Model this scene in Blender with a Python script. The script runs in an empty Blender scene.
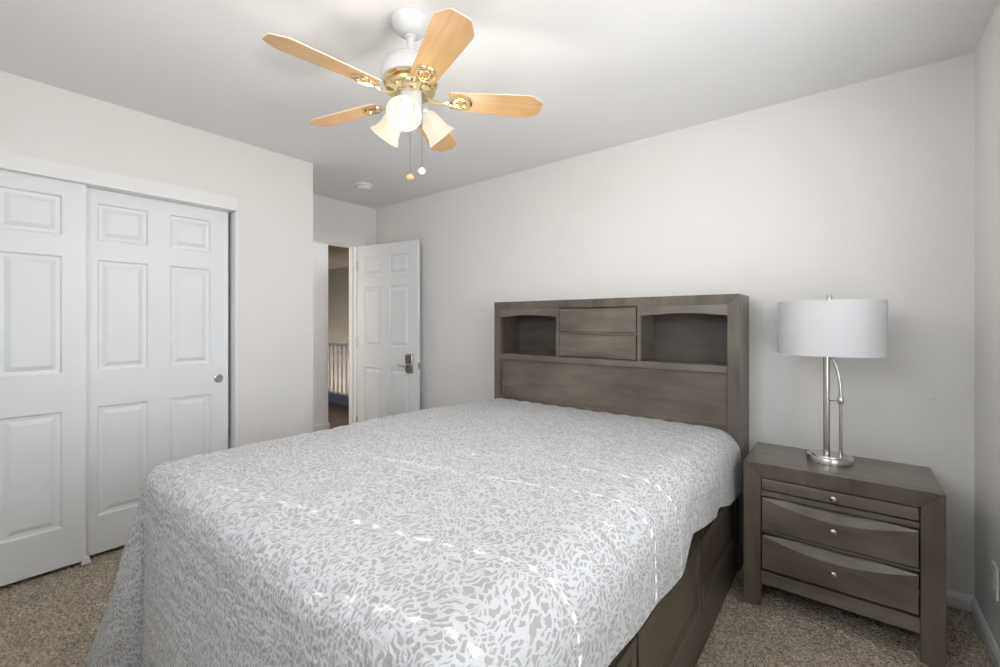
import bpy, bmesh, math, random
from mathutils import Vector, Matrix, noise
random.seed(7)
PI = math.pi
SC = bpy.context.scene
COL = SC.collection

# ---------------------------------------------------------------- camera
cam_d = bpy.data.cameras.new('camera'); cam = bpy.data.objects.new('camera', cam_d); COL.objects.link(cam)
cam_d.sensor_width = 36.0; cam_d.lens = 439.27 / 1000 * 36.0
cam_d.shift_y = -(333.5 - 322.06) / 1000.0
cam_d.clip_start = 0.05
cam.location = (0, 0, 1.264); cam.rotation_euler = (PI / 2, 0, 0.6687)
SC.camera = cam

# ---------------------------------------------------------------- light
SC.view_settings.view_transform = 'Standard'; SC.view_settings.look = 'None'
SC.view_settings.gamma = 1.0; SC.view_settings.use_curve_mapping = False
SC.view_settings.exposure = 0.18
W = bpy.data.worlds.new('sky'); SC.world = W; W.use_nodes = True
# overcast-bright sky above, sunlit pale ground below the horizon
_nt = W.node_tree; _bg = _nt.nodes['Background']; _tc = _nt.nodes.new('ShaderNodeTexCoord'); _sp = _nt.nodes.new('ShaderNodeSeparateXYZ')
_mr = _nt.nodes.new('ShaderNodeMapRange'); _mr.inputs['From Min'].default_value = -0.08; _mr.inputs['From Max'].default_value = 0.08
_mx = _nt.nodes.new('ShaderNodeMixRGB'); _mx.inputs[1].default_value = (0.70, 0.695, 0.685, 1); _mx.inputs[2].default_value = (0.92, 0.97, 1.05, 1)
_nt.links.new(_tc.outputs['Generated'], _sp.inputs[0]); _nt.links.new(_sp.outputs[2], _mr.inputs['Value'])
_nt.links.new(_mr.outputs[0], _mx.inputs[0]); _nt.links.new(_mx.outputs[0], _bg.inputs[0]); _bg.inputs[1].default_value = 9.4

def area(name, loc, rot, sx, sy, power, col, portal=False):
    l = bpy.data.lights.new(name, 'AREA'); l.shape = 'RECTANGLE'; l.size = sx; l.size_y = sy
    l.energy = power; l.color = col
    if portal: l.cycles.is_portal = True
    o = bpy.data.objects.new(name, l); COL.objects.link(o); o.location = loc; o.rotation_euler = rot
    return o
RW = (0.20, 1.76, 0.74, 2.16)      # window in the right wall: y0, y1, z0, z1
BW = (-1.42, -0.30, 1.60, 2.26)    # unseen window added behind the camera for fill light: x0, x1, z0, z1
area('window_light_right', (0.60, (RW[0]+RW[1])/2, (RW[2]+RW[3])/2), (0, PI/2, 0), RW[3]-RW[2], RW[1]-RW[0], 1, (1, 1, 1), True)
area('fill_window_portal', ((BW[0]+BW[1])/2, -0.76, (BW[2]+BW[3])/2), (PI/2, 0, 0), BW[1]-BW[0], BW[3]-BW[2], 1, (1, 1, 1), True)  # portal of the added window behind the camera

# sun: low, from the right and beyond, reaches the bed only through the cord slots of the blind
sun_d = bpy.data.lights.new('sun', 'SUN'); sun_d.energy = 8.0; sun_d.angle = math.radians(0.53); sun_d.color = (1.0, 0.97, 0.93)
sun = bpy.data.objects.new('sun', sun_d); COL.objects.link(sun); sun.location = (4, 3, 5)
SD = Vector((0.977, 0.215, 0.63)); sun.rotation_euler = SD.to_track_quat('Z', 'Y').to_euler()

# ---------------------------------------------------------------- materials
def new_mat(name):
    m = bpy.data.materials.new(name); m.use_nodes = True
    nt = m.node_tree; return m, nt, nt.nodes['Principled BSDF']
def N(nt, t, **kw):
    n = nt.nodes.new(t)
    for k, v in kw.items():
        if k in n.inputs: n.inputs[k].default_value = v
        else: setattr(n, k, v)
    return n
def lk(nt, a, b): nt.links.new(a, b)
def srgb(r, g, b):
    f = lambda c: (c/255/12.92 if c/255 <= 0.04045 else ((c/255+0.055)/1.055)**2.4)
    return (f(r), f(g), f(b), 1)
def paint(name, col, rough=0.6, bump=0.0, scale=60, var=0.0):
    m, nt, b = new_mat(name)
    b.inputs['Base Color'].default_value = col; b.inputs['Roughness'].default_value = rough
    tc = N(nt, 'ShaderNodeTexCoord')
    nz = N(nt, 'ShaderNodeTexNoise', Scale=scale, Detail=4.0); lk(nt, tc.outputs['Object'], nz.inputs['Vector'])
    if var:
        n2 = N(nt, 'ShaderNodeTexNoise', Scale=2.5, Detail=3.0); lk(nt, tc.outputs['Object'], n2.inputs['Vector'])
        mx = N(nt, 'ShaderNodeMixRGB'); mx.inputs[1].default_value = tuple(c*(1-var) for c in col[:3])+(1,); mx.inputs[2].default_value = col
        lk(nt, n2.outputs[0], mx.inputs[0]); lk(nt, mx.outputs[0], b.inputs['Base Color'])
    if bump:
        bp = N(nt, 'ShaderNodeBump', Strength=bump, Distance=0.003); lk(nt, nz.outputs[0], bp.inputs['Height']); lk(nt, bp.outputs[0], b.inputs['Normal'])
    return m
def metal(name, col, rough):
    m, nt, b = new_mat(name); b.inputs['Base Color'].default_value = col
    b.inputs['Metallic'].default_value = 1.0; b.inputs['Roughness'].default_value = rough
    tc = N(nt, 'ShaderNodeTexCoord'); nz = N(nt, 'ShaderNodeTexNoise', Scale=8.0)
    lk(nt, tc.outputs['Object'], nz.inputs['Vector'])
    mr = N(nt, 'ShaderNodeMapRange'); mr.inputs['To Min'].default_value = rough*0.93; mr.inputs['To Max'].default_value = rough*1.07
    lk(nt, nz.outputs[0], mr.inputs['Value']); lk(nt, mr.outputs[0], b.inputs['Roughness'])
    return m
def wood(name, c1, c2, rough, stretch, coat=0.0):
    """streaky wood; stretch = scale per axis (small = along the grain)"""
    m, nt, b = new_mat(name)
    tc = N(nt, 'ShaderNodeTexCoord'); mp = N(nt, 'ShaderNodeMapping'); mp.inputs['Scale'].default_value = stretch
    lk(nt, tc.outputs['Object'], mp.inputs['Vector'])
    nz = N(nt, 'ShaderNodeTexNoise', Scale=1.0, Detail=6.0, Roughness=0.6, Distortion=0.6); lk(nt, mp.outputs[0], nz.inputs['Vector'])
    n2 = N(nt, 'ShaderNodeTexNoise', Scale=3.2, Detail=2.0); lk(nt, tc.outputs['Object'], n2.inputs['Vector'])
    ad = N(nt, 'ShaderNodeMath', operation='ADD'); lk(nt, nz.outputs[0], ad.inputs[0]); lk(nt, n2.outputs[0], ad.inputs[1])
    mr = N(nt, 'ShaderNodeMapRange'); mr.inputs['From Min'].default_value = 0.75; mr.inputs['From Max'].default_value = 1.25
    lk(nt, ad.outputs[0], mr.inputs['Value'])
    mx = N(nt, 'ShaderNodeMixRGB'); mx.inputs[1].default_value = c1; mx.inputs[2].default_value = c2
    lk(nt, mr.outputs[0], mx.inputs[0]); lk(nt, mx.outputs[0], b.inputs['Base Color'])
    b.inputs['Roughness'].default_value = rough; b.inputs['Coat Weight'].default_value = coat; b.inputs['Coat Roughness'].default_value = 0.25
    bp = N(nt, 'ShaderNodeBump', Strength=0.08, Distance=0.002); lk(nt, nz.outputs[0], bp.inputs['Height']); lk(nt, bp.outputs[0], b.inputs['Normal'])
    return m
M_wall = paint('wall_paint', srgb(235, 233, 230), 0.85, 0.25, 70)
M_ceil = paint('ceiling_paint', srgb(243, 243, 243), 0.9, 0.2, 60)
M_door = paint('door_paint', srgb(236, 238, 240), 0.42, 0.04, 30)
M_trim = paint('trim_paint', srgb(240, 240, 240), 0.45)
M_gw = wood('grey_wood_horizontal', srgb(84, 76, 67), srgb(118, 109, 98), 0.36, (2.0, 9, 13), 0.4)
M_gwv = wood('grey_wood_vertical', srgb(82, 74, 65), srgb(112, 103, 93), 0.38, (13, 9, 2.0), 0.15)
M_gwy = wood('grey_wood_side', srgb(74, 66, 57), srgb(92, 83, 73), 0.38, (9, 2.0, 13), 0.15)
M_gwd = wood('grey_wood_inside', srgb(70, 63, 57), srgb(90, 82, 75), 0.5, (4, 14, 16))
M_blade = wood('light_oak', srgb(176, 136, 90), srgb(206, 168, 118), 0.42, (2.0, 30, 30), 0.2)
M_bladeedge = paint('blade_edge', srgb(235, 225, 205), 0.5)
M_floorwood = wood('dark_floor_wood', srgb(74, 40, 24), srgb(112, 66, 42), 0.3, (2, 14, 10), 0.3)
M_white = paint('white_enamel', srgb(216, 217, 219), 0.25)
M_plastic = paint('white_plastic', srgb(232, 232, 230), 0.4)
M_brass = metal('polished_brass', (0.93, 0.78, 0.48, 1), 0.12)
M_nickel = metal('brushed_nickel', (0.56, 0.54, 0.52, 1), 0.24)
M_dnickel = metal('dark_nickel', (0.30, 0.27, 0.25, 1), 0.25)
M_black = paint('gap_shade', srgb(30, 28, 27), 0.8)  # shade of the drawer gaps put into a near-black colour
M_mattress = paint('mattress_ticking', srgb(200, 200, 198), 0.9)
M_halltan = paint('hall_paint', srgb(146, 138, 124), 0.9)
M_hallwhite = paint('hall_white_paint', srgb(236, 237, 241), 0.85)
M_curb = paint('curb_daylight_tint', srgb(150, 170, 200), 0.6)  # blue daylight falling on the curb is put into its colour

# ceiling-fan glass and lampshade
def glow(name, col, strength, base):
    m, nt, b = new_mat(name); b.inputs['Base Color'].default_value = base; b.inputs['Roughness'].default_value = 0.35
    b.inputs['Emission Color'].default_value = col; b.inputs['Emission Strength'].default_value = strength
    tc = N(nt, 'ShaderNodeTexCoord'); nz = N(nt, 'ShaderNodeTexNoise', Scale=14.0)
    lk(nt, tc.outputs['Object'], nz.inputs['Vector'])
    mr = N(nt, 'ShaderNodeMapRange'); mr.inputs['To Min'].default_value = strength*0.88; mr.inputs['To Max'].default_value = strength*1.12
    lk(nt, nz.outputs[0], mr.inputs['Value']); lk(nt, mr.outputs[0], b.inputs['Emission Strength'])
    return m
M_glass = glow('lit_frosted_glass', (1.0, 0.87, 0.68, 1), 0.50, srgb(150, 143, 128))
M_bulb = glow('lit_bulb', (1.0, 0.93, 0.80, 1), 1.5, (1, 1, 1, 1))
M_shade, nt, b = new_mat('linen_lampshade')
b.inputs['Base Color'].default_value = srgb(228, 229, 231); b.inputs['Roughness'].default_value = 0.9
tr = N(nt, 'ShaderNodeBsdfTranslucent'); tr.inputs[0].default_value = srgb(225, 226, 228)
ms = N(nt, 'ShaderNodeMixShader'); ms.inputs[0].default_value = 0.30
lk(nt, b.outputs[0], ms.inputs[1]); lk(nt, tr.outputs[0], ms.inputs[2]); lk(nt, ms.outputs[0], nt.nodes['Material Output'].inputs[0])
tc = N(nt, 'ShaderNodeTexCoord'); wv = N(nt, 'ShaderNodeTexWave', Scale=120.0, Distortion=1.0); lk(nt, tc.outputs['Object'], wv.inputs['Vector'])
bp = N(nt, 'ShaderNodeBump', Strength=0.06, Distance=0.001); lk(nt, wv.outputs[0], bp.inputs['Height']); lk(nt, bp.outputs[0], b.inputs['Normal'])

# carpet
M_carpet, nt, b = new_mat('carpet')
b.inputs['Roughness'].default_value = 1.0; b.inputs['Specular IOR Level'].default_value = 0.1
tc = N(nt, 'ShaderNodeTexCoord')
v1 = N(nt, 'ShaderNodeTexVoronoi', Scale=150.0); lk(nt, tc.outputs['Object'], v1.inputs['Vector'])
n1 = N(nt, 'ShaderNodeTexNoise', Scale=95.0, Detail=4.0, Roughness=0.7); lk(nt, tc.outputs['Object'], n1.inputs['Vector'])
n2 = N(nt, 'ShaderNodeTexNoise', Scale=9.0, Detail=3.0); lk(nt, tc.outputs['Object'], n2.inputs['Vector'])
cr = N(nt, 'ShaderNodeValToRGB'); cr.color_ramp.elements[0].position = 0.30; cr.color_ramp.elements[0].color = srgb(126, 109, 91)
cr.color_ramp.elements[1].position = 0.72; cr.color_ramp.elements[1].color = srgb(255, 244, 224)
lk(nt, n1.outputs[0], cr.inputs[0])
mx = N(nt, 'ShaderNodeMixRGB', blend_type='MULTIPLY'); mx.inputs[0].default_value = 0.55
r2 = N(nt, 'ShaderNodeMapRange'); r2.inputs['From Min'].default_value = 0.3; r2.inputs['From Max'].default_value = 0.7; r2.inputs['To Min'].default_value = 0.72; r2.inputs['To Max'].default_value = 1.1
lk(nt, n2.outputs[0], r2.inputs['Value']); lk(nt, cr.outputs[0], mx.inputs[1]); lk(nt, r2.outputs[0], mx.inputs[2]); lk(nt, mx.outputs[0], b.inputs['Base Color'])
bp = N(nt, 'ShaderNodeBump', Strength=0.9, Distance=0.008); lk(nt, v1.outputs[0], bp.inputs['Height']); lk(nt, bp.outputs[0], b.inputs['Normal'])

# bedspread: scrolling leaves in two tones, woven from oriented leaf cells and vine lines, laid out in UV metres
M_spread, nt, b = new_mat('scroll_leaf_bedspread')
b.inputs['Roughness'].default_value = 0.85; b.inputs['Sheen Weight'].default_value = 0.15
uv = N(nt, 'ShaderNodeTexCoord')
def mth(op, a, c=None, d=None):
    n = nt.nodes.new('ShaderNodeMath'); n.operation = op
    for i, v in enumerate((a, c, d)):
        if v is None: continue
        if isinstance(v, (int, float)): n.inputs[i].default_value = v
        else: lk(nt, v, n.inputs[i])
    return n.outputs[0]
def vmath(op, a, c=None, d=None):
    n = nt.nodes.new('ShaderNodeVectorMath'); n.operation = op
    for i, v in enumerate((a, c, d)):
        if v is None: continue
        if isinstance(v, tuple): n.inputs[i].default_value = v
        else: lk(nt, v, n.inputs[i])
    return n.outputs[0]
wz = N(nt, 'ShaderNodeTexNoise', Scale=7.0, Detail=1.5); lk(nt, uv.outputs['UV'], wz.inputs['Vector'])
wf = N(nt, 'ShaderNodeTexNoise', Scale=42.0, Detail=1.0); lk(nt, uv.outputs['UV'], wf.inputs['Vector'])
wp = vmath('MULTIPLY_ADD', wz.outputs['Color'], (0.12, 0.12, 0.0), uv.outputs['UV'])
wp = vmath('MULTIPLY_ADD', wf.outputs['Color'], (0.028, 0.028, 0.0), wp)      # curling flow of the vines
def cells(sx, sy, rot, seed):
    mp = N(nt, 'ShaderNodeMapping'); mp.inputs['Scale'].default_value = (sx, sy, 1); mp.inputs['Rotation'].default_value = (0, 0, rot); mp.inputs['Location'].default_value = (seed, seed*1.7, 0)
    lk(nt, wp, mp.inputs['Vector'])
    vo = N(nt, 'ShaderNodeTexVoronoi', Scale=1.0, Randomness=0.9, voronoi_dimensions='2D', feature='DISTANCE_TO_EDGE'); lk(nt, mp.outputs[0], vo.inputs['Vector'])
    return vo.outputs['Distance']
thn = N(nt, 'ShaderNodeTexNoise', Scale=30.0, Detail=1.0); lk(nt, uv.outputs['UV'], thn.inputs['Vector'])
th = mth('MULTIPLY_ADD', thn.outputs[0], 0.26, 0.03)
l1 = mth('GREATER_THAN', cells(72.0, 42.0, 0.5, 0.0), th)
gate = N(nt, 'ShaderNodeTexNoise', Scale=10.0, Detail=1.0); lk(nt, uv.outputs['UV'], gate.inputs['Vector'])
veins = mth('MULTIPLY', mth('LESS_THAN', cells(20.0, 14.0, -0.6, 4.0), 0.05), mth('GREATER_THAN', gate.outputs[0], 0.46))
pat = mth('MULTIPLY', l1, mth('SUBTRACT', 1.0, veins))
mxp = N(nt, 'ShaderNodeMixRGB'); mxp.inputs[1].default_value = srgb(206, 207, 210); mxp.inputs[2].default_value = srgb(172, 171, 170)
lk(nt, pat, mxp.inputs[0]); lk(nt, mxp.outputs[0], b.inputs['Base Color'])
qn = N(nt, 'ShaderNodeTexNoise', Scale=55.0, Detail=2.0); lk(nt, uv.outputs['UV'], qn.inputs['Vector'])
qm = N(nt, 'ShaderNodeMapping'); qm.inputs['Rotation'].default_value = (0, 0, 0.7); qm.inputs['Scale'].default_value = (3, 16, 1); lk(nt, uv.outputs['UV'], qm.inputs['Vector'])
q2 = N(nt, 'ShaderNodeTexNoise', Scale=1.6, Detail=3.0); lk(nt, qm.outputs[0], q2.inputs['Vector'])
hs = mth('ADD', mth('MULTIPLY', qn.outputs[0], 0.6), mth('MULTIPLY', q2.outputs[0], 2.2))
hs = mth('SUBTRACT', hs, mth('MULTIPLY', pat, 0.08))
bp = N(nt, 'ShaderNodeBump', Strength=0.85, Distance=0.008); lk(nt, hs, bp.inputs['Height']); lk(nt, bp.outputs[0], b.inputs['Normal'])

# ---------------------------------------------------------------- mesh helpers
def box(bm, x0, x1, y0, y1, z0, z1):
    vs = [bm.verts.new((x, y, z)) for z in (z0, z1) for y in (y0, y1) for x in (x0, x1)]
    for f in ((0, 2, 3, 1), (4, 5, 7, 6), (0, 1, 5, 4), (2, 6, 7, 3), (0, 4, 6, 2), (1, 3, 7, 5)):
        bm.faces.new([vs[i] for i in f])
def prism(bm, poly, ext):
    a = [bm.verts.new(p) for p in poly]; e = Vector(ext); c = [bm.verts.new(Vector(p) + e) for p in poly]
    bm.faces.new(a); bm.faces.new(list(reversed(c))); n = len(a)
    for i in range(n): bm.faces.new([a[(i+1) % n], a[i], c[i], c[(i+1) % n]])
def lathe(bm, prof, mat=None, seg=32, closed=False):
    mat = mat or Matrix.Identity(4); rings = []
    for r, z in prof:
        if r < 1e-6: rings.append([bm.verts.new(mat @ Vector((0, 0, z)))])
        else: rings.append([bm.verts.new(mat @ Vector((r*math.cos(2*PI*k/seg), r*math.sin(2*PI*k/seg), z))) for k in range(seg)])
    pairs = list(zip(rings, rings[1:]))
    if closed: pairs.append((rings[-1], rings[0]))
    for A, B in pairs:
        for k in range(seg):
            k2 = (k+1) % seg
            if len(A) == 1 and len(B) == 1: continue
            if len(A) == 1: bm.faces.new([A[0], B[k], B[k2]])
            elif len(B) == 1: bm.faces.new([A[k], B[0], A[k2]])
            else: bm.faces.new([A[k], B[k], B[k2], A[k2]])
def tube(bm, pts, r, seg=12, flat=1.0):
    pts = [Vector(p) for p in pts]; rs = r if isinstance(r, (list, tuple)) else [r]*len(pts); rings = []
    up = Vector((0, 0, 1)); 
    if abs((pts[1]-pts[0]).normalized().z) > 0.95: up = Vector((1, 0, 0))
    for i, p in enumerate(pts):
        t = ((pts[i+1]-p) if i == 0 else (p-pts[i-1]) if i == len(pts)-1 else (pts[i+1]-pts[i-1])).normalized()
        s = t.cross(up).normalized(); u2 = s.cross(t).normalized()
        rings.append([bm.verts.new(p + s*rs[i]*math.cos(2*PI*k/seg) + u2*rs[i]*flat*math.sin(2*PI*k/seg)) for k in range(seg)])
    for A, B in zip(rings, rings[1:]):
        for k in range(seg): bm.faces.new([A[k], A[(k+1) % seg], B[(k+1) % seg], B[k]])
    bm.faces.new(list(reversed(rings[0]))); bm.faces.new(rings[-1])
def loop_tube(bm, pts, r, seg=8):
    pts = [Vector(p) for p in pts]; n = len(pts); rings = []
    for i, p in enumerate(pts):
        t = (pts[(i+1) % n]-pts[i-1]).normalized(); s = t.cross(Vector((0, 0, 1))).normalized(); u2 = s.cross(t)
        rings.append([bm.verts.new(p + s*r*math.cos(2*PI*k/seg) + u2*r*math.sin(2*PI*k/seg)) for k in range(seg)])
    for i in range(n):
        A, B = rings[i], rings[(i+1) % n]
        for k in range(seg): bm.faces.new([A[k], A[(k+1) % seg], B[(k+1) % seg], B[k]])
def obj(name, bm, m, parent=None, bevel=0.0, smooth=False, angle=35, origin=None):
    bmesh.ops.recalc_face_normals(bm, faces=bm.faces)
    me = bpy.data.meshes.new(name)
    if origin is not None: bmesh.ops.translate(bm, verts=bm.verts, vec=-Vector(origin))
    bm.to_mesh(me); bm.free()
    for mm in (m if isinstance(m, (list, tuple)) else [m]): me.materials.append(mm)
    o = bpy.data.objects.new(name, me); COL.objects.link(o)
    if origin is not None: o.location = origin
    if parent: o.parent = parent
    if bevel:
        md = o.modifiers.new('bevel', 'BEVEL'); md.width = bevel; md.segments = 2; md.limit_method = 'ANGLE'; md.angle_limit = math.radians(40)
        md.harden_normals = False
    if smooth:
        me.shade_smooth()
        me.set_sharp_from_angle(angle=math.radians(angle))
    return o
def B(): return bmesh.new()
def thing(name, label, cat, loc=(0, 0, 0), rotz=0, group=None):
    o = bpy.data.objects.new(name, None); COL.objects.link(o); o.location = loc; o.rotation_euler = (0, 0, rotz)
    o.empty_display_size = 0.05
    o['label'] = label; o['category'] = cat
    if group: o['group'] = group
    return o
def tag(o, label, cat, group=None):
    o['label'] = label; o['category'] = cat
    if group: o['group'] = group
    return o
def struct(name, bm, m, label, cat, parent=None, **k):
    o = obj(name, bm, m, parent, **k); o['kind'] = 'structure'
    if label: o['label'] = label; o['category'] = cat
    return o

# ---------------------------------------------------------------- room shell
YB, XR, XL, YL, XD, YK, CE = 2.785, 0.436, -3.106, 1.696, -3.849, -0.60, 2.44
HY0, HY1 = 1.80, 2.566     # bedroom doorway in the far-left wall
CY0, CY1, CZ = -0.31, 1.172, 1.985   # closet opening
bm = B(); fx0, fx1, fy0, fy1, st = XD-0.06, XR+0.16, YK-0.16, YB+0.12, 0.009
nfx, nfy = int((fx1-fx0)/st), int((fy1-fy0)/st); rnd = random.Random(3)
fg = [[bm.verts.new((fx0+(fx1-fx0)*i/nfx + rnd.uniform(-.003, .003), fy0+(fy1-fy0)*j/nfy + rnd.uniform(-.003, .003), rnd.uniform(-0.014, 0.0))) for i in range(nfx+1)] for j in range(nfy+1)]
for j in range(nfy):
    for i in range(nfx): bm.faces.new([fg[j][i], fg[j][i+1], fg[j+1][i+1], fg[j+1][i]])
rim = [fg[0][i] for i in range(nfx+1)] + [fg[j][nfx] for j in range(1, nfy+1)] + [fg[nfy][i] for i in range(nfx-1, -1, -1)] + [fg[j][0] for j in range(nfy-1, 0, -1)]
low = [bm.verts.new((v.co.x, v.co.y, -0.10)) for v in rim]
for i in range(len(rim)): k = (i+1) % len(rim); bm.faces.new([rim[i], low[i], low[k], rim[k]])
bm.faces.new(low)
struct('floor', bm, M_carpet, 'brown speckled cut pile carpet under the bed', 'floor', smooth=True, angle=180)
bm = B(); box(bm, XD-0.12, XR+0.16, YK-0.16, YB+0.12, CE, CE+0.12)
struct('ceiling', bm, M_ceil, 'plain white flat ceiling above the fan', 'ceiling')
bm = B(); box(bm, XD-0.12, XR+0.16, YB, YB+0.12, 0.0, CE)
struct('wall_back', bm, M_wall, 'long off-white wall behind the headboard and lamp', 'wall')
def hole_wall_x(bm, x0, x1, ya, yb, o):   # wall in a plane of constant x with a hole o = y0,y1,z0,z1
    box(bm, x0, x1, ya, o[0], 0, CE); box(bm, x0, x1, o[1], yb, 0, CE)
    box(bm, x0, x1, o[0], o[1], o[3], CE)
    if o[2] > 0: box(bm, x0, x1, o[0], o[1], 0, o[2])
bm = B(); hole_wall_x(bm, XR, XR+0.16, YK, YB, RW)
struct('wall_right', bm, M_wall, 'off-white wall at the right edge beside the nightstand', 'wall')
bm = B()
box(bm, XL-0.12, BW[0], YK-0.16, YK, 0, CE); box(bm, BW[1], XR+0.16, YK-0.16, YK, 0, CE)
box(bm, BW[0], BW[1], YK-0.16, YK, BW[3], CE); box(bm, BW[0], BW[1], YK-0.16, YK, 0, BW[2])
struct('wall_front', bm, M_wall, 'off-white wall facing the headboard, holding the added window', 'wall')
bm = B(); hole_wall_x(bm, XL-0.12, XL, YK, YL, (CY0, CY1, 0, CZ))
box(bm, XD, XL-0.12, YL-0.12, YL, 0, CE)
struct('wall_left', bm, M_wall, 'off-white wall around the sliding closet doors', 'wall')
bm = B(); hole_wall_x(bm, XD-0.12, XD, YL-0.12, YB, (HY0, HY1, 0, 2.03))
struct('wall_entry', bm, M_wall, 'short recessed wall holding the open bedroom doorway', 'wall')
# closet interior behind the sliding doors
bm = B(); box(bm, XL-0.70, XL-0.66, YK, YL-0.12, 0, CE); box(bm, XL-0.66, XL-0.12, YK, YK+0.04, 0, CE)
struct('wall_closet', bm, M_wall, 'closet back wall hidden behind the sliding doors', 'wall')

# baseboards (profiled)
def baseboard(name, p0, p1, nrm, label, h=0.068, m=M_trim):
    p0 = Vector(p0); p1 = Vector(p1); n = Vector(nrm)
    prof = [(0, 0), (0.013, 0), (0.013, h*0.70), (0.009, h*0.86), (0.005, h), (0, h)]
    bm = B(); prism(bm, [p0 + n*a + Vector((0, 0, z)) for a, z in prof], p1-p0)
    return struct(name, bm, m, label, 'baseboard')
baseboard('baseboard_back', (XD, YB, 0), (XR, YB, 0), (0, -1, 0), 'white baseboard along the headboard wall')
baseboard('baseboard_right', (XR, YK, 0), (XR, YB-0.013, 0), (-1, 0, 0), 'white baseboard running along the right wall')
baseboard('baseboard_left', (XL, CY1+0.012, 0), (XL, YL, 0), (1, 0, 0), 'white baseboard beside the closet opening')
baseboard('baseboard_front', (XL, YK, 0), (XR-0.013, YK, 0), (0, 1, 0), 'white baseboard under the added window facing the headboard')

# ---------------------------------------------------------------- panelled doors
def panel_face(bm, P, Wd, H, cols, rows):
    """P(u, v, w) -> point; relief face of a six panel door with raised fields"""
    us = sorted(set([0, Wd] + [c for p in cols for c in p])); vs = sorted(set([0, H] + [r for p in rows for r in p]))
    vert = {}
    def V(u, v, w=0.0):
        k = (round(u, 5), round(v, 5), round(w, 5))
        if k not in vert: vert[k] = bm.verts.new(P(u, v, w))
        return vert[k]
    for a, b_ in zip(us, us[1:]):
        for c, d in zip(vs, vs[1:]):
            if (a, b_) in cols and (c, d) in rows:
                rings = [(0, 0), (0.007, -0.011), (0.022, -0.0125), (0.042, -0.003), (0.046, -0.002)]
                L = [[V(a+i, c+i, w), V(b_-i, c+i, w), V(b_-i, d-i, w), V(a+i, d-i, w)] for i, w in rings]
                for A, Bq in zip(L, L[1:]):
                    for k in range(4): bm.faces.new([A[k], A[(k+1) % 4], Bq[(k+1) % 4], Bq[k]])
                bm.faces.new(L[-1])
            else:
                bm.faces.new([V(a, c), V(b_, c), V(b_, d), V(a, d)])
def door_bm(Wd, H, T, sides, cc=((0.125, 0.343), (0.450, 0.660))):
    """door in local coords: u along x 0..Wd, thickness along y 0..T (front at y=0), z up"""
    bm = B(); s = Wd/0.762
    cols = [(a*s, b_*s) for a, b_ in cc]; k = H/2.0
    rows = [(0.20, 0.79), (0.984, 1.582), (1.688, 1.888)] if H < 1.99 else [(0.22*k, 0.805*k), (1.01*k, 1.595*k), (1.70*k, 1.89*k)]
    if 'f' in sides: panel_face(bm, lambda u, v, w: Vector((u, -w, v)), Wd, H, cols, rows)
    else: panel_face(bm, lambda u, v, w: Vector((u, 0, v)), Wd, H, [], [])
    if 'b' in sides: panel_face(bm, lambda u, v, w: Vector((u, T+w, v)), Wd, H, cols, rows)
    else: panel_face(bm, lambda u, v, w: Vector((u, T, v)), Wd, H, [], [])
    c = [[bm.verts.new((u, y, v)) for y in (0, T)] for u, v in ((0, 0), (Wd, 0), (Wd, H), (0, H))]
    for i in range(4):
        j = (i+1) % 4; bm.faces.new([c[i][0], c[j][0], c[j][1], c[i][1]])
    return bm
def place(o, loc, rz): o.location = loc; o.rotation_euler = (0, 0, rz); return o
# sliding closet doors: local x runs along +y of the room, front faces +x
dz = 0.018
d1 = struct('door_1', door_bm(0.765, 1.962, 0.033, 'f', ((0.135, 0.355), (0.455, 0.672))), M_door, 'white six panel sliding closet door in front, at far left', 'door', bevel=0.0)
place(d1, (XL-0.022, 0.462-0.765, dz), PI/2)
d2 = struct('door_2', door_bm(0.762, 1.962, 0.033, 'f'), M_door, 'white six panel sliding closet door with round recessed pull', 'door')
place(d2, (XL-0.022-0.042, 1.150-0.762, dz), PI/2)
# door pull on door_2 (parts in the door's own frame: x along width, -y out)
bm = B(); RX = Matrix.Translation((0.705, -0.0005, 0.885)) @ Matrix.Rotation(PI/2, 4, 'X')
lathe(bm, [(0, 0.001), (0.016, 0.001), (0.018, 0.0035), (0.021, 0.0055), (0.0255, 0.0045), (0.0275, 0.0)], RX, 32)
o = obj('door_pull', bm, M_nickel, d2, smooth=True); o['label'] = 'round nickel finger pull'
bm = B(); box(bm, XL-0.075, XL-0.012, 0.445, 0.475, 0.0, 0.03); box(bm, XL-0.014, XL-0.008, 0.44, 0.48, 0.0, 0.016)
tag(obj('door_guide', bm, M_plastic, bevel=0.002), 'small white plastic floor guide where the closet doors overlap', 'door guide')
# closet head casing and side jamb
bm = B(); box(bm, XL-0.02, XL+0.018, CY0-0.06, CY1+0.006, CZ-0.003, 2.064)
struct('trim_1', bm, M_trim, 'white head board above the sliding closet doors', 'trim', bevel=0.002)
bm = B(); box(bm, XL-0.12, XL+0.004, CY1-0.004, CY1+0.010, 0, CZ-0.008)
struct('trim_2', bm, M_trim, 'narrow white jamb at right of the closet opening', 'trim')
bm = B(); box(bm, XL-0.115, XL-0.02, CY0+0.01, CY1-0.006, CZ-0.004, CZ+0.0)
struct('trim_3', bm, M_trim, 'sliding door track above the closet', 'trim')
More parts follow.
